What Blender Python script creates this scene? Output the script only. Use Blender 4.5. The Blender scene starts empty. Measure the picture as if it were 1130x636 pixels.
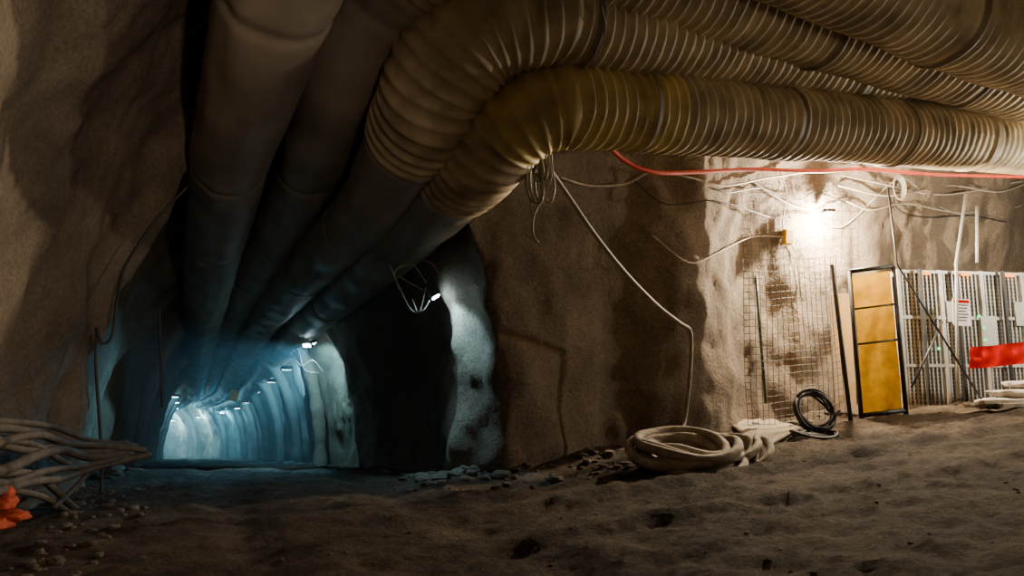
import bpy, bmesh, math, random
from mathutils import Vector, noise, Matrix
from mathutils.bvhtree import BVHTree
random.seed(7)
D=bpy.data
COL=bpy.context.scene.collection
CAMH=1.2; F=800.0; TILT=math.atan(102/800.0)

# ------------------------------------------------------------ materials
def nodes(name):
    m=D.materials.new(name); m.use_nodes=True
    nt=m.node_tree; nt.nodes.clear()
    o=nt.nodes.new('ShaderNodeOutputMaterial'); b=nt.nodes.new('ShaderNodeBsdfPrincipled')
    nt.links.new(b.outputs[0],o.inputs[0])
    return m,nt,b
def rocky(name,c1,c2,c3,scale=1.0,bump=0.6,rough=.92,grain=25,d1=.06,d2=.03,spec=.4):
    m,nt,b=nodes(name); N=nt.nodes.new; L=nt.links.new
    tc=N('ShaderNodeTexCoord'); 
    n1=N('ShaderNodeTexNoise'); n1.inputs['Scale'].default_value=.7*scale; n1.inputs['Detail'].default_value=8; n1.inputs['Roughness'].default_value=.65
    n2=N('ShaderNodeTexNoise'); n2.inputs['Scale'].default_value=grain*scale; n2.inputs['Detail'].default_value=6; n2.inputs['Roughness'].default_value=.75
    n3=N('ShaderNodeTexNoise'); n3.inputs['Scale'].default_value=5*scale; n3.inputs['Detail'].default_value=8; n3.inputs['Roughness'].default_value=.65
    for n in (n1,n2,n3): L(tc.outputs['Object'],n.inputs['Vector'])
    r=N('ShaderNodeValToRGB'); L(n1.outputs[0],r.inputs[0])
    e=r.color_ramp.elements; e[0].position=.33; e[0].color=(*c1,1); e[1].position=.68; e[1].color=(*c3,1)
    k=e.new(.5); k.color=(*c2,1)
    mx=N('ShaderNodeMixRGB'); mx.blend_type='MULTIPLY'; mx.inputs[0].default_value=.65
    r2=N('ShaderNodeValToRGB'); L(n2.outputs[0],r2.inputs[0]); r2.color_ramp.elements[0].position=.35; r2.color_ramp.elements[0].color=(.3,.3,.3,1); r2.color_ramp.elements[1].position=.62
    L(r.outputs[0],mx.inputs[1]); L(r2.outputs[0],mx.inputs[2]); L(mx.outputs[0],b.inputs['Base Color'])
    b.inputs['Roughness'].default_value=rough; b.inputs['Specular IOR Level'].default_value=spec
    b1=N('ShaderNodeBump'); b1.inputs['Strength'].default_value=bump; b1.inputs['Distance'].default_value=d1
    b2=N('ShaderNodeBump'); b2.inputs['Strength'].default_value=bump; b2.inputs['Distance'].default_value=d2
    L(n3.outputs[0],b1.inputs['Height']); L(n2.outputs[0],b2.inputs['Height']); L(b1.outputs[0],b2.inputs['Normal']); L(b2.outputs[0],b.inputs['Normal'])
    return m
def plain(name,c,rough=.6,metal=0,var=.35,scale=6,trans=0,bump=.2,spec=.5):
    m,nt,b=nodes(name); N=nt.nodes.new; L=nt.links.new
    tc=N('ShaderNodeTexCoord'); n=N('ShaderNodeTexNoise'); n.inputs['Scale'].default_value=scale; n.inputs['Detail'].default_value=6
    L(tc.outputs['Object'],n.inputs['Vector'])
    r=N('ShaderNodeValToRGB'); L(n.outputs[0],r.inputs[0])
    e=r.color_ramp.elements; e[0].position=.3; e[0].color=(*[x*(1-var) for x in c],1); e[1].position=.65; e[1].color=(*c,1)
    L(r.outputs[0],b.inputs['Base Color']); b.inputs['Roughness'].default_value=rough; b.inputs['Metallic'].default_value=metal
    b.inputs['Specular IOR Level'].default_value=spec
    bp=N('ShaderNodeBump'); bp.inputs['Strength'].default_value=bump; bp.inputs['Distance'].default_value=.02
    L(n.outputs[0],bp.inputs['Height']); L(bp.outputs[0],b.inputs['Normal'])
    if trans:
        t=N('ShaderNodeBsdfTranslucent'); L(r.outputs[0],t.inputs[0]); ms=N('ShaderNodeMixShader'); ms.inputs[0].default_value=trans
        o=[x for x in nt.nodes if x.type=='OUTPUT_MATERIAL'][0]
        L(b.outputs[0],ms.inputs[1]); L(t.outputs[0],ms.inputs[2]); L(ms.outputs[0],o.inputs[0])
    return m
def emis(name,c,s):
    m=D.materials.new(name); m.use_nodes=True; nt=m.node_tree; nt.nodes.clear()
    o=nt.nodes.new('ShaderNodeOutputMaterial'); e=nt.nodes.new('ShaderNodeEmission'); e.inputs[0].default_value=(*c,1); e.inputs[1].default_value=s
    nt.links.new(e.outputs[0],o.inputs[0]); return m

M_rock=rocky('shotcrete',(.155,.12,.087),(.24,.188,.134),(.32,.258,.188),bump=.9,d1=.05)
M_ground=rocky('dirt_ground',(.062,.042,.026),(.13,.094,.061),(.24,.18,.122),scale=1.6,bump=1.0,grain=12,d1=.16,d2=.07,rough=.9)
M_stone=rocky('broken_rock',(.10,.08,.06),(.16,.13,.10),(.24,.20,.155),scale=3,bump=.6)
M_duct=plain('duct_fabric',(.56,.45,.28),.6,0,.6,2.6,bump=.45)
M_duct_lit=plain('duct_fabric_yellow_lit',(.64,.49,.19),.55,0,.55,2.5,bump=.4)  # duct fabric with its yellow lighting put into the colour
M_band=plain('duct_joint_band',(.20,.15,.10),.6,0,.3)
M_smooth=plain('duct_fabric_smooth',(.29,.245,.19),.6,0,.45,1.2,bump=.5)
M_black=plain('black_cable',(.03,.03,.03),.5,0,.3)
M_grey=plain('grey_cable',(.33,.28,.22),.6,0,.4)
M_pale=plain('pale_hose',(.50,.44,.36),.6,0,.4,10)
M_mudhose=plain('muddy_hose',(.12,.09,.065),.8,0,.5,8,bump=.6)
M_coilhose=plain('dusty_coiled_hose',(.42,.35,.27),.8,0,.5,7,bump=.8)
M_red=plain('red_hose',(.70,.05,.015),.5,0,.3)
M_orange=plain('orange_net',(.65,.09,.03),.7,0,.5,14,trans=.2)
M_wire=plain('wire_mesh_steel',(.09,.07,.045),.6,.2,.3)
M_steel=plain('dark_steel',(.05,.05,.05),.5,.5,.3)
M_green=plain('green_post',(.05,.10,.07),.5,.2,.3)
M_yel=plain('yellow_gate_fabric',(.90,.47,.003),.9,0,.35,5,trans=.18,spec=.03)
M_cab=plain('galvanized_cabinet',(.52,.52,.48),.45,.2,.3,3)
M_slot=plain('slot_dark',(.06,.06,.06),.8,0,.2)
M_banner=plain('red_banner',(.55,.005,.004),.9,0,.4,trans=.2,spec=.05)
M_white=plain('white_board',(.85,.83,.78),.6,0,.1)
M_board=plain('rubber_mat',(.34,.27,.20),.8,0,.4,4)
M_sack=plain('sacks',(.50,.45,.38),.8,0,.45,4,bump=.6)
M_yelbox=plain('yellow_box',(.8,.5,.05),.5,0,.3)
M_tube=emis('cold_tube',(.6,.88,1),60)
M_tubew=emis('warm_flood_glass',(1,.86,.66),60)
M_led_o=emis('orange_indicator',(1,.25,.02),6)
M_led_g=emis('green_indicator',(.1,1,.3),3)

def obj(name,me,mat=None,parent=None,smooth=True):
    if mat is not None and not me.materials: me.materials.append(mat)
    o=D.objects.new(name,me); COL.objects.link(o)
    if smooth:
        for p in me.polygons: p.use_smooth=True
    if parent: o.parent=parent
    return o
def empty(name):
    o=D.objects.new(name,None); COL.objects.link(o); o.empty_display_size=.2; return o
def sstep(a,b,x):
    t=max(0,min(1,(x-a)/(b-a))); return t*t*(3-2*t)
def softpos(x,k=.6):
    return .5*(x+math.sqrt(x*x+k*k))

# ------------------------------------------------------------ terrain height (world metres)
def g(x,y):
    z=.112*softpos(x,1.0)
    w=1-sstep(-.6,1.4,x)
    z-=w*.098*softpos(y-8.8,1.5)
    return z
def axisX(y):
    x=-2.98-.445*(y-9.5)
    if y>38: x-=.012*(y-38)**2
    return x

# ------------------------------------------------------------ rock shell
bm=bmesh.new()
def loft(bm,rings):
    vr=[[bm.verts.new(p) for p in r] for r in rings]
    n=len(vr[0])
    for a,b in zip(vr[:-1],vr[1:]):
        for i in range(n):
            bm.faces.new((a[i],a[(i+1)%n],b[(i+1)%n],b[i]))
    bm.faces.new(vr[0][::-1]); bm.faces.new(vr[-1])
def sup(t,n):
    c=math.cos(t); s=math.sin(t)
    return math.copysign(abs(c)**(2/n),c), abs(s)**(2/n)
rings=[]
y=-4.0
RIBS=[(10.4,.30,.45),(20.5,.6,.6),(24.5,.6,.4),(28.5,.6,.4),(33,.6,.45),(38,.6,.45),(43,.55,.5),(48,.5,.6),(54,.45,.8),(60,.4,.8),(66,.4,1)]
while y<76:
    hl=hr=2.85; h=5.6 if y<12 else 5.6-.8*sstep(12,16,y)-.6*sstep(22,30,y)
    if y<9: hl=2.8+.15*math.sin(y*1.3); 
    lip=math.exp(-((y-8.9)/.5)**2)
    hl-=.42*lip; h-=.6*lip
    hl+=.45*math.exp(-((y-11)/1.3)**2)
    for (ry,a,w) in RIBS:
        k=a*math.exp(-((y-ry)/w)**2); hr-=k; hl-=k*.8; h-=k*.5
    hr+=.25*math.exp(-((y-13)/1.6)**2)
    xc=axisX(y); zf=g(min(xc,-1),y)
    r=[Vector((xc+hr,y,zf-.7))]
    for i in range(33):
        t=math.pi*i/32; c,s=sup(t,(2.05 if y<10 else 2.15)-.2*lip)
        r.append(Vector((xc+c*(hr if c>0 else hl),y,zf+s*h)))
    r.append(Vector((xc-hl,y,zf-.7)))
    rings.append(r); y+=.3
loft(bm,rings)
rings=[]
x=-1.5
while x<15.5:
    yb=9.5+.52*x; yf=yb-13.0
    yb-=.5*math.exp(-((x-2.75)/.75)**2)
    yb+=.25*math.exp(-((x-1.2)/.8)**2)
    yc=(yb+yf)/2; hw=(yb-yf)/2
    if x<0: yb+=x*.3
    zf=.112*softpos(x,1.0); h=6.6-.6*sstep(-1,1.5,-x)
    r=[Vector((x,yc+hw,zf-.7))]
    for i in range(41):
        t=math.pi*i/40; c,s=sup(t,3.2)
        r.append(Vector((x,yc+c*hw,zf+s*h)))
    r.append(Vector((x,yc-hw,zf-.7)))
    rings.append(r); x+=.4
loft(bm,rings)
bmesh.ops.recalc_face_normals(bm,faces=bm.faces)
me=D.meshes.new('tmp'); bm.to_mesh(me); bm.free()
tmp=D.objects.new('tmp',me); COL.objects.link(tmp)
md=tmp.modifiers.new('r','REMESH'); md.mode='VOXEL'; md.voxel_size=.095
dg=bpy.context.evaluated_depsgraph_get(); dg.update()
rm=D.meshes.new_from_object(tmp.evaluated_get(dg))
D.objects.remove(tmp)
ns=[v.normal.copy() for v in rm.vertices]
for v,n in zip(rm.vertices,ns):
    p=v.co.copy()
    bk=sstep(-.5,1.5,p.x)*sstep(6,9,p.y)
    a=noise.fractal(p*.45,1.0,2.0,3)*(.26-.10*bk)
    b=noise.fractal(p*2.1+Vector((7,3,1)),.8,2.0,4)*.05
    c=abs(noise.noise(p*.8+Vector((13,2,7))))*(.12-.06*bk)
    q=Vector((p.x*1.6,p.y*1.6,p.z*.35)); d=noise.fractal(q,.9,2.0,3)*.06*bk
    v.co=p+n*(a+b-c+d+.05)
rm.update()
bvh_polys=[tuple(p.vertices) for p in rm.polygons]
BV=BVHTree.FromPolygons([v.co.copy() for v in rm.vertices],bvh_polys)
groups={'wall_left':[],'wall_right':[],'wall_back':[],'wall_front':[],'ceiling':[]}
for p in rm.polygons:
    c=p.center; gz=g(c.x,c.y)
    if c.z<gz-.35: continue
    if c.z-gz>4.5 : k='ceiling'
    elif c.y<8.9 and c.x>axisX(c.y)+1: k='wall_front' if c.y<(9.5+.52*c.x-6.5) else 'wall_back'
    elif c.x<axisX(c.y): k='wall_left'
    elif c.x<-.6 : k='wall_right'
    else: k='wall_back'
    groups[k].append(p.index)
for k,idx in groups.items():
    used={}; vs=[]; fs=[]
    for i in idx:
        f=[]
        for vi in rm.polygons[i].vertices:
            if vi not in used: used[vi]=len(vs); vs.append(rm.vertices[vi].co.copy())
            f.append(used[vi])
        fs.append(f[::-1])
    m2=D.meshes.new(k); m2.from_pydata(vs,[],fs); obj(k,m2,M_rock)
D.meshes.remove(rm)

# ------------------------------------------------------------ floor
def floor_z(x,y):
    p=Vector((x,y,0))
    z=g(x,y)+noise.fractal(p*.5,1,2,3)*.05+noise.fractal(p*2.8,.7,2,5)*.038
    d=x-(axisX(y)+.2)
    z-=.05*math.exp(-((d-.9)/.25)**2)+.05*math.exp(-((d+.9)/.25)**2)
    # ruts of the trucks turning into the gallery
    q=y-(6.6+.33*x)
    z-=sstep(-2,1,x)*(.06*math.exp(-(q/.16)**2)+.06*math.exp(-((q-1.3)/.16)**2)-.045*math.exp(-((q-.3)/.12)**2)-.045*math.exp(-((q-1.0)/.12)**2))
    q=y-(5.2+.30*x)
    z-=sstep(-2,1,x)*(.04*math.exp(-(q/.14)**2)-.03*math.exp(-((q-.25)/.1)**2))
    if x>-.8: z+=.10*sstep(1.0,0,(9.4+.52*x-y))
    return z
def grid(name,x0,x1,y0,y1,st,skew=False):
    vs=[];fs=[]; nx=int((x1-x0)/st)+1; ny=int((y1-y0)/st)+1
    for j in range(ny):
        for i in range(nx):
            yy=y0+j*st; xx=x0+i*st+(axisX(yy) if skew else 0)
            vs.append((xx,yy,floor_z(xx,yy)))
    for j in range(ny-1):
        for i in range(nx-1):
            a=j*nx+i; fs.append((a,a+1,a+1+nx,a+nx))
    return vs,fs
v1,f1=grid('a',-8.5,14,-4,20,.06)
v2,f2=grid('b',-4.2,4.2,19.9,76,.15,True)
m2=D.meshes.new('floor'); m2.from_pydata(v1+v2,[],f1+[tuple(i+len(v1) for i in f) for f in f2])
obj('floor',m2,M_ground)

# ------------------------------------------------------------ pixel helpers
CT,ST=math.cos(TILT),math.sin(TILT)
def ray(u,v):
    a=(u-565)/F; b=(318-v)/F
    return Vector((a,CT-b*ST,ST+b*CT))
def W(u,v,Y):
    d=ray(u,v); return Vector((0,0,CAMH))+d*(Y/d.y)
def R(u,v,off=.06):
    d=ray(u,v).normalized(); hit=BV.ray_cast(Vector((0,0,CAMH)),d)
    if hit[0] is None: return W(u,v,12)
    return hit[0]-d*off
def onfloor(x,y,dz=0): return Vector((x,y,floor_z(x,y)+dz))
def G(u,v,dz=0):
    d=ray(u,v); t=3.0
    while t<40:
        p=Vector((0,0,CAMH))+d*t
        if p.z<floor_z(p.x,p.y): break
        t+=.02
    return Vector((p.x,p.y,floor_z(p.x,p.y)+dz))

# ------------------------------------------------------------ tubes
def catmull(pts,step):
    P=[Vector(p) for p in pts]; P=[P[0]*2-P[1]]+P+[P[-1]*2-P[-2]]
    out=[]
    for i in range(1,len(P)-2):
        a,b,c,d=P[i-1:i+3]; n=max(6,int((c-b).length/step*1.5))
        for k in range(n):
            t=k/n
            out.append(.5*((2*b)+(c-a)*t+(2*a-5*b+4*c-d)*t*t+(3*b-a-3*c+d)*t**3))
    out.append(P[-2].copy())
    res=[out[0]]; acc=0
    for a,b in zip(out[:-1],out[1:]):
        L=(b-a).length; s=step-acc
        while s<=L:
            res.append(a.lerp(b,s/L)); s+=step
        acc=(acc+L)%step
    if (res[-1]-out[-1]).length>1e-4: res.append(out[-1])
    return res
def tube_geo(path,rfun,segs,matfun=None):
    vs=[];fs=[];mi=[]
    T=[]
    for i in range(len(path)):
        a=path[max(0,i-1)]; b=path[min(len(path)-1,i+1)]; t=(b-a)
        T.append(t.normalized() if t.length>1e-6 else Vector((0,0,1)))
    n=Vector((0,0,1)); 
    if abs(T[0].dot(n))>.9: n=Vector((1,0,0))
    n=(n-T[0]*n.dot(T[0])).normalized()
    s=0
    for i,p in enumerate(path):
        if i: s+=(p-path[i-1]).length
        n=(n-T[i]*n.dot(T[i])).normalized(); b=T[i].cross(n)
        for k in range(segs):
            a=2*math.pi*k/segs; r=rfun(s,a,p)
            vs.append(tuple(p+n*math.cos(a)*r+b*math.sin(a)*r))
        if i:
            o=(i-1)*segs
            for k in range(segs):
                fs.append((o+k,o+(k+1)%segs,o+segs+(k+1)%segs,o+segs+k)); mi.append(matfun(s,p) if matfun else 0)
    fs.append(tuple(range(segs))[::-1]); fs.append(tuple(range(len(vs)-segs,len(vs)))); mi+= [0,0]
    return vs,fs,mi
def tube_mesh(name,path,rfun,segs=10,mats=None,matfun=None):
    vs,fs,mi=tube_geo(path,rfun,segs,matfun)
    me=D.meshes.new(name); me.from_pydata(vs,[],fs)
    for m in (mats or []): me.materials.append(m)
    for p,k in zip(me.polygons,mi): p.material_index=k
    return me
def cable(name,pts,r,mat,parent=None,step=.06,segs=8,smoothpath=True):
    path=catmull(pts,step) if smoothpath else [Vector(p) for p in pts]
    me=tube_mesh(name,path,lambda s,a,p:r,segs,[mat])
    return obj(name,me,None,parent)
def cables(name,lists,r,mat,step=.06,segs=7,smoothpath=True,parent=None):
    """several runs of the same cable joined in one mesh"""
    V=[];Fs=[]
    for item in lists:
        rr=r
        if isinstance(item,tuple): rr,item=item
        path=catmull(item,step) if smoothpath else [Vector(p) for p in item]
        vs,fs,_=tube_geo(path,lambda s,a,p:rr,segs)
        o=len(V); V+=vs; Fs+=[tuple(i+o for i in f) for f in fs]
    me=D.meshes.new(name); me.from_pydata(V,[],Fs)
    return obj(name,me,mat,parent)
def rod(name,a,b,r,mat,parent=None,segs=8):
    return cable(name,[a,b],r,mat,parent,segs=segs,smoothpath=False)
def box(name,c,size,mat,parent=None,rot=(0,0,0),bev=.01):
    bm=bmesh.new(); bmesh.ops.create_cube(bm,size=1)
    for v in bm.verts: v.co=Vector((v.co.x*size[0],v.co.y*size[1],v.co.z*size[2]))
    if bev: bmesh.ops.bevel(bm,geom=bm.edges[:],offset=min(bev,min(size)*.3),segments=2,affect='EDGES')
    me=D.meshes.new(name); bm.to_mesh(me); bm.free()
    o=obj(name,me,mat,parent,False); o.location=c; o.rotation_euler=rot; return o
def boxes(name,lst,mat,parent=None,M=None):
    V=[];Fs=[]
    for (cx,cy,cz,sx,sy,sz) in lst:
        o=len(V)
        for dx in (-.5,.5):
            for dy in (-.5,.5):
                for dz in (-.5,.5):
                    V.append(Vector((cx+dx*sx,cy+dy*sy,cz+dz*sz)))
        for f in ((0,1,3,2),(4,6,7,5),(0,4,5,1),(2,3,7,6),(0,2,6,4),(1,5,7,3)): Fs.append(tuple(i+o for i in f))
    if M: V=[M@v for v in V]
    me=D.meshes.new(name); me.from_pydata([tuple(v) for v in V],[],Fs)
    return obj(name,me,mat,parent,False)

# ------------------------------------------------------------ ventilation ducts
def duct(pts,R0,ribend,pitch=.135,bands=(),lit_span=None,segs=44,seed=0,elbow=0):
    path=catmull(pts,pitch/7)
    def rf(s,a,p):
        ph=(s/pitch)%1.0
        w=1-sstep(ribend,ribend+.5,p.y) if p.x<0 else 1
        ridge=math.exp(-((ph-.5)/.12)**2)*.052 - .016*math.cos(2*math.pi*ph)
        wr=noise.noise(Vector((s*1.3+seed,math.cos(a)*1.2,math.sin(a)*1.2)))*.065
        wf=noise.noise(Vector((s*5+seed,math.cos(a)*4,math.sin(a)*4)))*.018*w
        wr2=noise.noise(Vector((s*.5+seed,math.cos(a)*3,math.sin(a)*3)))*.06*(1-w)
        bs=0
        for bpos in bands:
            if abs(s-bpos)<.05: bs=.05
        jt=0
        if w<.5:
            q=(s%3.6); jt=-.05*math.exp(-((q-1.5)/.08)**2)
        el=elbow*math.exp(-((p.x+.6)/.9)**2)*math.exp(-((p.y-7.4)/1.2)**2)
        return R0*(1+ridge*w+wr+wf+wr2+bs+jt+el)
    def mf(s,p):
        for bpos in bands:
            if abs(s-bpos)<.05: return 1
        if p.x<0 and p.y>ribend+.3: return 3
        if lit_span and lit_span[0]<p.x<lit_span[1]: return 2  # stretch where the yellow light is painted on
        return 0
    me=tube_mesh('ventilation_duct',path,rf,segs,[M_duct,M_band,M_duct_lit,M_smooth],mf)
    return obj('ventilation_duct',me)
def far(x20,z20,extra=0):
    out=[]
    for y in (14.5,20,26,33,40,47):
        dx=axisX(y)-axisX(20)
        out.append((x20+dx,y,z20-.098*(y-20)-.25*sstep(20,32,y)+ (-.06 if int(y)%2 else 0)))
    return out
duct([(13,13.4,5.4),(8.0,11,4.86),(4.2,9.15,4.48),(1.0,7.55,4.12),(.4,7.3,4.04),(-.05,7.4,3.86),(-.42,7.85,3.6),(-1.0,9.0,3.4),(-2.2,11.6,3.1)]+far(-6.0,2.45)[1:],.43,8.0,bands=(6.9,8.7,10.8,13.0),lit_span=(-.1,1.75),seed=1,elbow=.14)
duct([(13,13.4,6.25),(8.0,11,5.7),(4.2,9.1,5.3),(1.0,7.25,4.88),(.3,6.85,4.80),(-.3,6.8,4.62),(-.68,7.0,4.28),(-.92,7.4,3.98),(-1.35,8.3,3.72),(-2.0,9.8,3.5),(-3.4,12.6,3.3)]+far(-6.95,2.75)[1:],.45,7.5,bands=(7.4,9.6,14.0),seed=5,elbow=.22)
duct([(13,12.6,5.5),(7.26,9.83,5.32),(3.5,8,5.3),(.6,6.6,5.3),(-.5,6.25,5.2),(-1.4,6.9,4.9),(-2.2,8.4,4.35),(-3.8,12,3.95)]+far(-7.75,3.0)[1:],.45,6.2,bands=(7.8,10.5),seed=9)
duct([(12,11,5.2),(5.9,8,5.03),(2.84,6.5,5.22),(.5,5.3,5.2),(-.8,4.85,5.0),(-1.6,5.2,4.65),(-2.27,6.3,4.3),(-4.4,10.7,3.75)]+far(-8.55,2.7)[1:],.48,4.8,bands=(5.5,8.2),seed=13,elbow=0)

# ------------------------------------------------------------ sprayed arch ribs of the drive
for ya in (19.7,23.7,27.7,32.2,37.2,42,47,53,59):
    xc=axisX(ya); zf=g(min(xc,-1),ya); h_=(4.75 if ya<22 else 4.15); pts=[]
    for i in range(25):
        t=math.pi*i/24; c,s=sup(t,2.2)
        yy=ya; pts.append((xc+c*2.42,yy,zf-.15+s*(h_-.15)))
    path=catmull(pts,.12)
    me=tube_mesh('arch_rib',path,lambda s,a,p:.17+.05*noise.noise(p*2.3)+.03*noise.noise(p*7),10,[M_rock])
    obj('arch_rib',me)

# ------------------------------------------------------------ lamps
def lamp(loc,aim,power,color,size=.12,spot=None,length=.5,name='tunnel_lamp',mat=None,rad=.06,blend=.6):
    e=empty(name); e.location=loc
    loc=Vector(loc); d=(Vector(aim)-loc).normalized()
    q=d.to_track_quat('-Z','Y').to_euler()
    h=box('housing',(0,0,0),(length+.06,.13,.06),M_steel,e,q); h.location=-d*.045
    t=box('tube',(0,0,0),(length,.09,.03),mat or M_tube,e,q); t.location=d*.0
    ld=D.lights.new('bulb','SPOT' if spot else 'POINT'); ld.energy=power; ld.color=color; ld.shadow_soft_size=rad
    if spot: ld.spot_size=math.radians(spot); ld.spot_blend=blend
    lo=D.objects.new('bulb',ld); COL.objects.link(lo); lo.parent=e; lo.location=d*(.06 if spot else .12); lo.rotation_euler=q
    return e
CYAN=(.13,.60,1.0); ICE=(.30,.78,1.0); WARM=(1.0,.80,.55)
pl=W(481,328,10.2)
pe=lamp(pl,pl+Vector((.9,.2,-1.4)),105,(.42,.80,1),spot=96,length=.24)
ld=D.lights.new('bulb_floor','SPOT'); ld.energy=90; ld.color=(.40,.78,1); ld.shadow_soft_size=.1; ld.spot_size=math.radians(110); ld.spot_blend=.8
lo=D.objects.new('bulb_floor',ld); COL.objects.link(lo); lo.parent=pe; lo.location=(-.05,-.0,-.14); lo.rotation_euler=Vector((-.55,-.25,-1)).to_track_quat('-Z','Y').to_euler()
lamp((-6.25,9.95,2.9),(-6.6,12.6,1.2),70,(.60,.85,1),spot=150,length=.3)  # unseen lamp added behind the lip to light the left recess
def tl(y,side,hh,p,aimx=0,col=CYAN,spot=None,out=1.0,fwd=.6,dn=-1.8,ln=.3):
    xc=axisX(y); zf=g(min(xc,-1),y)
    l=Vector((xc+side*2.15,y,zf+hh)); a=l+Vector((-side*out+aimx,fwd,dn))
    lamp(l,a,p,col,spot=spot,length=ln)
tl(18.5,.86,3.1,300,col=ICE,spot=130,out=-.5,fwd=1.2)
tl(17.6,.75,2.9,900,spot=85,out=1.6,fwd=-3.2,dn=-2.4,col=(.25,.70,1),ln=.2)
tl(22.5,.85,2.9,190,spot=150,out=-.2,fwd=1.6,dn=-1.2)
tl(26.5,.85,2.9,200,spot=150,out=-.2,fwd=1.6,dn=-1.2)
tl(30.8,.8,2.9,210,spot=150,out=-.2,fwd=1.6,dn=-1.2)
tl(31,-.8,2.7,160,spot=140,out=-.3,fwd=1,dn=-1.2)
tl(35.8,.8,2.8,230,spot=150,out=-.2,fwd=1.6,dn=-1.2)
tl(36,-.8,2.8,170,spot=140,out=-.3,fwd=1.4)
tl(40.6,.8,2.8,260,spot=150,out=-.2,fwd=1.2); tl(40.8,-.8,2.8,220,spot=150,out=-.2,fwd=1)
tl(45.5,.8,2.8,330,out=-.2); tl(46,-.8,2.8,330,out=-.2)
for y in (51,56):
    tl(y,.8,2.8,650,col=ICE); tl(y+.5,-.8,2.8,650,col=ICE)
for y in (62,68):
    tl(y,.8,2.8,2000,col=ICE); tl(y+.5,-.8,2.8,2000,col=ICE)
# warm lamp at the enclosure wall, then an added flood out of view
wl=R(914,236,.5); 
lamp(wl,wl+Vector((0,.03,-2)),2200,WARM,name='flood_lamp',mat=M_tubew,length=.14,rad=.06)
lamp((9.6,9.9,3.4),(7.8,11.6,0.5),720,(1,.88,.70),name='flood_lamp',mat=M_tubew,length=.25,rad=.12)  # unseen flood, added to light the cabinets and duct undersides
# unseen floods added off frame to brighten the left wall and ducts
lamp((1.5,-.6,2.5),(-4.9,6.6,3.1),850,(1,.78,.58),name='flood_lamp',mat=M_tubew,length=.25,rad=.15,spot=58,blend=1)
lamp((6.8,1.2,.9),(4.0,8.2,4.9),290,(1,.78,.50),name='flood_lamp',mat=M_tubew,length=.25,rad=.6,spot=64,blend=1)

# dust haze hanging in the drive
bm=bmesh.new(); rings=[]
for y in (12.5,20,30,40,50,60,74):
    xc=axisX(y); zf=g(min(xc,-1),y)
    rings.append([Vector((xc+2.4,y,zf+.1)),Vector((xc+2.4,y,zf+3.9)),Vector((xc-2.4,y,zf+3.9)),Vector((xc-2.4,y,zf+.1))])
loft(bm,rings); bmesh.ops.recalc_face_normals(bm,faces=bm.faces)
me=D.meshes.new('dust_haze'); bm.to_mesh(me); bm.free()
mh=D.materials.new('dust_haze'); mh.use_nodes=True; nt=mh.node_tree; nt.nodes.clear()
o_=nt.nodes.new('ShaderNodeOutputMaterial'); vsn=nt.nodes.new('ShaderNodeVolumeScatter'); vsn.inputs['Density'].default_value=.012; vsn.inputs['Color'].default_value=(.75,.92,1,1); vsn.inputs['Anisotropy'].default_value=.3
nt.links.new(vsn.outputs[0],o_.inputs['Volume'])
obj('dust_haze',me,mh,None,False)

# ------------------------------------------------------------ enclosure gate
ga=Vector((5.32,11.2,0)); gb=Vector((5.98,11.15,0)); ga.z=floor_z(ga.x,ga.y); gb.z=floor_z(gb.x,gb.y)
gt=Vector((-.05,0,2.28))
e=empty('enclosure_gate')
for n,a,b in (('stile_1',ga,ga+gt),('stile_2',gb,gb+gt),('rail_1',ga+gt,gb+gt),('rail_2',ga+Vector((0,0,.06)),gb+Vector((0,0,.06))),('rail_3',ga+gt*.5,gb+gt*.5),('rail_4',ga+gt*.74,gb+gt*.74)):
    rod(n,a,b,.036 if n in('stile_1','stile_2','rail_1','rail_2') else .016,M_steel,e)
vs=[];fs=[];nx,nz=14,44
for j in range(nz+1):
    for i in range(nx+1):
        p=ga.lerp(gb,.05+.9*i/nx)+gt*(.03+.94*j/nz)
        p.y+=.03+.03*noise.noise(Vector((i*.25,j*.1,3)))+.015*noise.noise(Vector((i*.8,j*.35,8)))
        vs.append(tuple(p))
for j in range(nz):
    for i in range(nx):
        a=j*(nx+1)+i; fs.append((a,a+1,a+nx+2,a+nx+1))
me=D.meshes.new('sheet'); me.from_pydata(vs,[],fs); obj('sheet',me,M_yel,e)
rod('gate_post',onfloor(5.05,11.1,-.05)+Vector((.06,0,0)),Vector((4.96,11.1,2.98)),.035,M_steel)
wb=box('white_board',(5.28,11.62,0),(.34,.03,1.9),M_white); wb.location.z=floor_z(5.3,11.6)+.95

# ------------------------------------------------------------ wire mesh fence
fa=Vector((3.42,10.66,0)); fb=Vector((5.02,11.1,0)); L=[]
def fp(s,z):
    p=fa.lerp(fb,s); base=floor_z(p.x,p.y)
    p.y+=.05*math.sin(s*5+z*2)+.03*noise.noise(Vector((s*6,z*2,0)))
    return Vector((p.x,p.y,base+.08+z))
H=2.45
for i in range(19):
    s=i/18; top=H-(.25*abs(math.sin(i*.9)) if i<5 else 0)
    L.append([fp(s,top*k/8) for k in range(9)])
for j in range(25):
    z=H*j/24-.0
    L.append([fp(k/8,z) for k in range(9)])
e=empty('wire_mesh_fence')
cables('mesh',L,.0045,M_wire,segs=4,step=.15,parent=e)
rod('post',W(845,445,10.8),W(834,305,10.8),.022,M_green,e)
L=[]
for i in range(15):
    u=820+i*9; L.append([R(u,v,.04) for v in range(205,300,12)])
for j in range(11):
    v=205+j*9.5; L.append([R(u,v,.04) for u in range(820,950,14)])
cables('rock_support_mesh',L,.003,M_wire,segs=4,step=.15)

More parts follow.
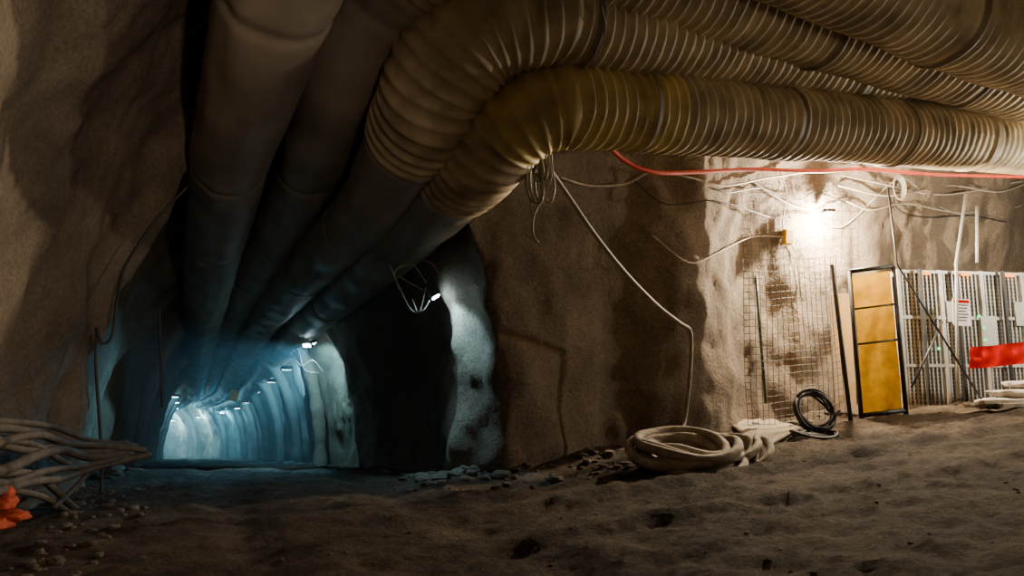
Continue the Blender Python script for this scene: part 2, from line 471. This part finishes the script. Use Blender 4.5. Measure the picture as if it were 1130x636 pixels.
# ------------------------------------------------------------ cabinets behind the fence
e=empty('electrical_cabinet')
c0=Vector((6.45,11.95,0)); ang=math.atan(.16)
z0=min(floor_z(6.6,12),floor_z(9.2,12.3))-.02
M4=Matrix.Translation((c0.x,c0.y,z0))@Matrix.Rotation(ang,4,'Z')
pw=.78; NP=4; HH=2.32
boxes('body',[(pw*NP/2,.33,HH/2,pw*NP,.5,HH-.06)],M_cab,e,M4)
fr=[];sl=[];lou=[]
for k in range(NP+1): fr.append((k*pw,.05,HH/2,.06,.08,HH))
for k in range(NP):
    x0=k*pw
    for z in (.05,.72,1.52,HH-.03): fr.append((x0+pw/2,.055,z,pw,.06,.05))
    for c in range(9):
        xx=x0+.09+c*(pw-.18)/8
        lou.append((xx,.06,HH/2,.022,.03,HH-.1))
        for z in range(34):
            zz=.12+z*.064
            if c<8: sl.append((xx+(pw-.18)/16,.075,zz,.035,.02,.035))
boxes('frame',fr,M_cab,e,M4); boxes('louvres',lou,M_cab,e,M4); boxes('vent_slots',sl,M_slot,e,M4)
boxes('orange_indicators',[(x,.0,HH-.06,.16,.03,.05) for x in (.5,1.25,2.1)],M_led_o,e,M4)
boxes('green_indicators',[(x,-.02,z,.04,.02,.04) for x,z in ((.62,1.0),(1.5,1.15),(1.42,1.55),(1.75,.8),(2.3,1.3),(1.5,1.35))],M_led_g,e,M4)
boxes('dark_posts',[(x,-.06,HH/2-.05,.045,.045,HH+.1) for x in (.34,1.02,1.9)],M_steel,e,M4)
boxes('breaker_panels',[(.98,.03,1.62,.26,.06,.34),(1.62,.03,1.3,.3,.06,.5),(2.3,.03,1.6,.3,.06,.4)],M_cab,e,M4)
boxes('feet',[(k*pw+.2,.3,-.06,.12,.4,.16) for k in range(NP)],M_steel,e,M4)
sg=W(1061,345,11.75); b=box('notice_sign',sg,(.30,.02,.44),M_white,None,(0,.03,.1))
boxes('printing',[(0,-.014,.12-.05*i,.22-(i%3)*.04,.004,.018) for i in range(6)]+[],M_slot,b)
boxes('red_header',[(0,-.014,.18,.26,.004,.05)],M_banner,b)
cables('conduit_pipe',[[W(1057,440,11.7),W(1055,290,11.7),W(1066,215,12.2)],[W(1078,290,11.9),W(1078,228,12.3)]],.024,M_cab,smoothpath=False)
cables('brace_rod',[[W(980,208,11.3),W(990,292,11.15),W(1090,452,10.9)],[W(1040,355,11.3),W(1006,428,11.1)]],.016,M_steel,smoothpath=False)
vs=[];fs=[]
for j in range(9):
    for i in range(25):
        p=W(1071+i*4.2,382+j*3.0+math.sin(i*.23+1)*1.2-(i*.25),11.35); p.y+=.03*math.sin(i*.8+j*.3)+.015*math.sin(j)
        vs.append(tuple(p))
for j in range(8):
    for i in range(24):
        a=j*25+i; fs.append((a,a+1,a+26,a+25))
me=D.meshes.new('red_banner'); me.from_pydata(vs,[],fs); obj('red_banner',me,M_banner)
def blob(center,size,seed,flat=.2,sub=3):
    bm=bmesh.new(); bmesh.ops.create_icosphere(bm,subdivisions=sub,radius=1)
    for v in bm.verts:
        c=v.co.copy(); f=1+.25*noise.noise(c*1.5+Vector((seed*3.7,seed,0)))+.08*noise.noise(c*5+Vector((seed,0,0)))
        q=Vector([math.copysign(abs(k)**.8,k) for k in c])*f
        v.co=Vector((q.x*size[0],q.y*size[1],q.z*size[2]))
    vs=[(v.co+Vector(center)) for v in bm.verts]; fs=[tuple(v.index for v in f.verts) for f in bm.faces]
    bm.free(); return vs,fs
def blobs(name,lst,mat,smooth=True,sub=3):
    V=[];Fs=[]
    for i,(c,s) in enumerate(lst):
        vs,fs=blob(c,s,i*1.37+len(lst),sub=sub); o=len(V); V+=[tuple(v) for v in vs]; Fs+=[tuple(k+o for k in f) for f in fs]
    me=D.meshes.new(name); me.from_pydata(V,[],Fs); return obj(name,me,mat,None,smooth)
S=[]
for (x,y,h,sx,sz) in ((7.25,10.9,.07,.34,.06),(7.8,11.0,.07,.3,.07),(8.25,11.1,.09,.27,.08),(7.5,11.0,.17,.33,.06),(8.0,11.1,.2,.27,.07),(8.5,11.1,.12,.27,.1),(7.75,11.12,.28,.25,.06)):
    S.append((onfloor(x,y,h),(sx,.2,sz)))
blobs('sack_pile',S,M_sack)
bb=boxes('timber_planks',[(0,0,0,1.5,.12,.05),(.2,-.2,.0,1.2,.1,.05),(.05,-.1,.05,1.3,.11,.05)],M_pale); bb.location=onfloor(7.2,10.5,.06); bb.rotation_euler=(0,-.03,.12)

# ------------------------------------------------------------ red hose
cable('red_hose',[W(668,158,8.2),W(690,178,8.5),W(722,190,8.8),W(770,190,9.3),W(830,187,9.9),W(900,189,10.3),W(960,187,10.7),W(1040,193,11.2),W(1180,196,12)],.028,M_red)
# ------------------------------------------------------------ service cables on the wall
def run(pts,off=.09): return [R(u,v,off) for u,v in pts]
cables('service_cable',[
 (.016,run([(618,196),(650,205),(690,203),(720,190),(760,196),(800,205),(850,196),(905,190),(960,200),(1040,215),(1128,200)])),
 (.012,run([(830,200),(870,225),(905,232),(930,222),(960,232),(1000,225),(1060,235),(1125,228)])),
 (.016,run([(925,205),(975,216),(1010,212),(1050,205),(1100,212),(1129,204)])),
 (.012,run([(870,240),(900,238),(930,250),(980,205),(1000,198),(1040,230),(1090,240),(1128,226)])),
 (.010,run([(720,260),(760,290),(790,280),(830,262),(870,262)])),
 (.010,run([(860,188),(868,215),(864,250),(878,280),(884,330)])),
],.014,M_pale)
cables('black_service_cable',[
 (.012,run([(760,195),(800,212),(840,208),(880,222),(900,212),(935,225)])),
 (.014,run([(990,200),(985,222),(1000,236),(1030,240),(1070,238),(1110,245)])),
 (.010,run([(700,200),(735,225),(790,222),(850,240)])),
],.012,M_black)
L=[]
for k in range(4):
    c=R(991,208,.15); L.append([c+Vector((math.cos(a)*(.08+.012*k),-.02*k,math.sin(a)*(.17+.02*k))) for a in [i*math.pi/6 for i in range(13)]])
cables('wire_coil',L,.008,M_pale)
bx=box('switch_box',R(869,262,.1),(.16,.1,.24),M_yelbox,None,(0,.1,.4))
L=[]
for k in range(9):
    x0=596+random.uniform(-10,16); Yk=7.75+random.uniform(-.12,.12); ln=random.uniform(25,70); w=random.uniform(6,15)
    L.append((random.choice([.008,.011,.014]),[W(x0,166,Yk),W(x0-w*.6,166+ln*.4,Yk),W(x0-w*.5,166+ln*.85,Yk+.05),W(x0+2,172+ln,Yk+.05),W(x0+w*.7,166+ln*.8,Yk),W(x0+w*.4,166+ln*.3,Yk),W(x0+4,170,Yk)]))
L.append((.012,[W(602,215,7.75),W(590,235,7.75),W(588,258,7.75),W(594,268,7.75)]))
cables('hanging_cable_bundle',L,.012,M_grey)
cable('hanging_hose',[W(606,186,7.8),W(625,213,8.1),W(655,257,8.5),W(690,301,9.0),W(725,337,9.5),W(752,358,9.8),W(761,364,9.9),W(763,380,9.9),W(761,420,9.9),W(756,462,9.9),W(752,475,9.8)],.026,M_grey)
cables('duct_tie_wire',[[W(618,60,6.9),W(626,95,6.95),W(640,108,6.95)],[W(655,70,6.9),W(668,35,6.7),W(664,5,6.4)],[W(940,170,9.0),W(990,158,9.6),W(1030,138,9.9)]],.008,M_grey)

# ------------------------------------------------------------ hose coils on the ground
def coil(name,c,r,rt,turns,mat,tilt=(0,0,0),sq=.9,wob=.05,seg=10,stack=.6):
    M=Matrix.Translation(c)@Matrix.Rotation(tilt[2],4,'Z')@Matrix.Rotation(tilt[0],4,'X')@Matrix.Rotation(tilt[1],4,'Y')
    pts=[];n=turns*22
    for i in range(n+1):
        a=2*math.pi*i/22; t=i//22
        rr=r+(t%3)*rt*1.3+wob*noise.noise(Vector((a*.45+rt*50,r*3,1)))
        ox=wob*.5*noise.noise(Vector((t*2.3,r*9,4))); oy=wob*.5*noise.noise(Vector((t*1.7,r*5,9)))
        pts.append(M@Vector((math.cos(a)*rr+ox,math.sin(a)*rr*sq+oy,rt+(i/22)*rt*stack+.03*math.sin(a*2+t)+wob*.2*noise.noise(Vector((a*.8,3,r))))))
    return cable(name,pts,rt,mat,step=.05,segs=seg)
coil('hose_coil',onfloor(1.95,8.3,-.02),.42,.055,9,M_coilhose,(.2,-.03,.3),1.0,.26,stack=.5)
coil('hose_coil',onfloor(2.52,8.75,.0),.36,.045,5,M_coilhose,(.15,-.35,.2),1.2,.2)
coil('cable_coil',onfloor(4.15,10.15,.26),.25,.018,8,M_black,(1.15,0,.2),1.0,.07,8,.5)
coil('cable_coil',onfloor(4.05,9.9,.0),.26,.018,3,M_black,(.05,0,.3),.9,.05,8,.5)
vs=[];fs=[];P=[G(783,470),G(812,458),G(884,476),G(850,494)]
for j in range(13):
    for i in range(13):
        a=P[0].lerp(P[1],j/12); b2=P[3].lerp(P[2],j/12); p=a.lerp(b2,i/12)
        vs.append((p.x,p.y,max(p.z,floor_z(p.x,p.y))+.06+.03*math.sin(i*.5)))
for j in range(12):
    for i in range(12):
        a=j*13+i; fs.append((a,a+1,a+14,a+13))
me=D.meshes.new('rubber_mat'); me.from_pydata(vs,[],fs); o=obj('rubber_mat',me,M_board)
sm=o.modifiers.new('s','SOLIDIFY'); sm.thickness=.04
# ------------------------------------------------------------ hoses along the left wall
def YL(u):
    T=[(-60,4.4),(-30,4.9),(0,5.45),(50,6.6),(80,7.3),(110,7.9),(150,8.5),(200,9.0)]
    for (a,b),(c,d) in zip(T[:-1],T[1:]):
        if u<=c: return b+(d-b)*(u-a)/(c-a)
    return 9
hs=[[(-40,464),(20,466),(60,472),(100,486),(150,492)],
    [(-40,496),(0,492),(30,497),(60,494),(95,499),(150,496)],
    [(-40,514),(0,520),(40,503),(70,497),(100,505),(145,500)],
    [(-40,528),(10,533),(50,520),(95,514),(140,504)],
    [(-40,560),(0,541),(45,548),(70,562),(88,574),(95,580)],
    [(-40,528),(25,522),(50,532),(75,555),(92,568),(105,575)],
    [(-40,500),(40,480),(75,490),(110,492),(160,497)],
    [(-10,545),(35,532),(70,528),(110,515),(165,502)],
    [(-40,474),(10,473),(45,480),(90,494),(140,489)],
    [(60,560),(90,530),(110,500),(112,490)],
    [(-40,482),(5,486),(40,492),(70,510),(98,520),(130,508)]]
L=[]
for i,h in enumerate(hs):
    L.append((random.uniform(.022,.045),[W(u,v,YL(u)-.07*(i%4)+random.uniform(-.03,.03)) for u,v in h]))
cables('service_hose_bundle',L,.05,M_mudhose,segs=10)
cables('hanging_cable',[
  (.018,[W(208,205,8.6),W(175,240,8.5),W(152,272,8.4),W(136,300,8.3),W(129,335,8.2),W(124,370,8.2),W(114,380,8.1),W(107,368,8.1),W(106,362,8.1)]),
  (.018,[W(107,362,8.1),W(106,400,8.1),W(109,450,8.1),W(112,500,8.1),W(112,545,8.0)]),
  (.016,[W(176,335,9.3),W(177,390,9.3),W(179,450,9.3)]),
],.02,M_black)
blobs('orange_netting',[(W(2,556,5.3),(.09,.1,.05)),(W(14,570,5.3),(.10,.1,.04)),(W(-8,578,5.2),(.12,.12,.05)),(W(8,545,5.35),(.04,.05,.05))],M_orange,sub=4)

# ------------------------------------------------------------ rubble
ST_=[]
def scatter(n,fn,smin,smax):
    for _ in range(n):
        x,y=fn(); s=smin+(smax-smin)*random.random()**3
        ST_.append((onfloor(x,y,s*.15),(s*random.uniform(.7,1.3),s*random.uniform(.7,1.3),s*random.uniform(.4,.7))))
def wallfoot():
    x=random.uniform(-.2,9); return x,9.45+.5*x-abs(random.gauss(0,.3))-.1
scatter(140,wallfoot,.02,.10)
scatter(140,lambda:(random.gauss(-.6,.4),random.gauss(9.9,.45)),.03,.16)
scatter(80,lambda:(random.gauss(1.2,.9),random.gauss(8.7,.45)),.02,.08)
def drive():
    y=random.uniform(10,26); return axisX(y)+random.choice([-1,1])*random.uniform(2.0,2.6),y
scatter(120,drive,.04,.18)
def leftfoot():
    y=random.uniform(4.5,9); return axisX(y)-2.3+abs(random.gauss(0,.35)),y
scatter(120,leftfoot,.015,.06)
blobs('rubble',ST_,M_stone,False,2)
ST_=[]
scatter(650,lambda:(random.uniform(-4.5,8),random.uniform(4,11)),.006,.02)
blobs('gravel',ST_,M_stone,False,1)

# ------------------------------------------------------------ wiring at the drive mouth
L=[]
for (a,b,c) in (((437,298),(455,292),(470,312)),((440,305),(462,318),(478,325)),((470,318),(462,345),(455,330)),((448,285),(475,290),(488,310)),((440,320),(436,300),(452,288))):
    pm=[W(*q,10.1) for q in (a,b,c)]; L.append(pm)
L.append([W(430,292,10),W(452,340,10.1),W(466,343,10.1),W(474,332,10.15)])
cables('lamp_wiring',L,.010,M_pale)
L=[[W(322,392,18.6),W(333,404,18.6),W(345,398,18.6),W(356,410,18.6)],[W(330,388,18.6),W(336,408,18.6),W(352,412,18.6)]]
cables('drive_wiring',L,.012,M_grey)
box('yellow_light_spot',W(258,437,27),(.35,.04,.4),M_yelbox,None,(0,.2,0))  # spot of yellow light down the drive, made as a yellow-coloured box

# ------------------------------------------------------------ camera
cd=D.cameras.new('camera'); cam=D.objects.new('camera',cd); COL.objects.link(cam)
cd.sensor_width=36; cd.lens=36*F/1130; cam.location=(0,0,CAMH); cam.rotation_euler=(math.pi/2+TILT,0,0)
bpy.context.scene.camera=cam
cd.clip_end=300
w=D.worlds.new('w'); bpy.context.scene.world=w; w.use_nodes=True
w.node_tree.nodes['Background'].inputs[0].default_value=(.01,.012,.015,1); w.node_tree.nodes['Background'].inputs[1].default_value=.3
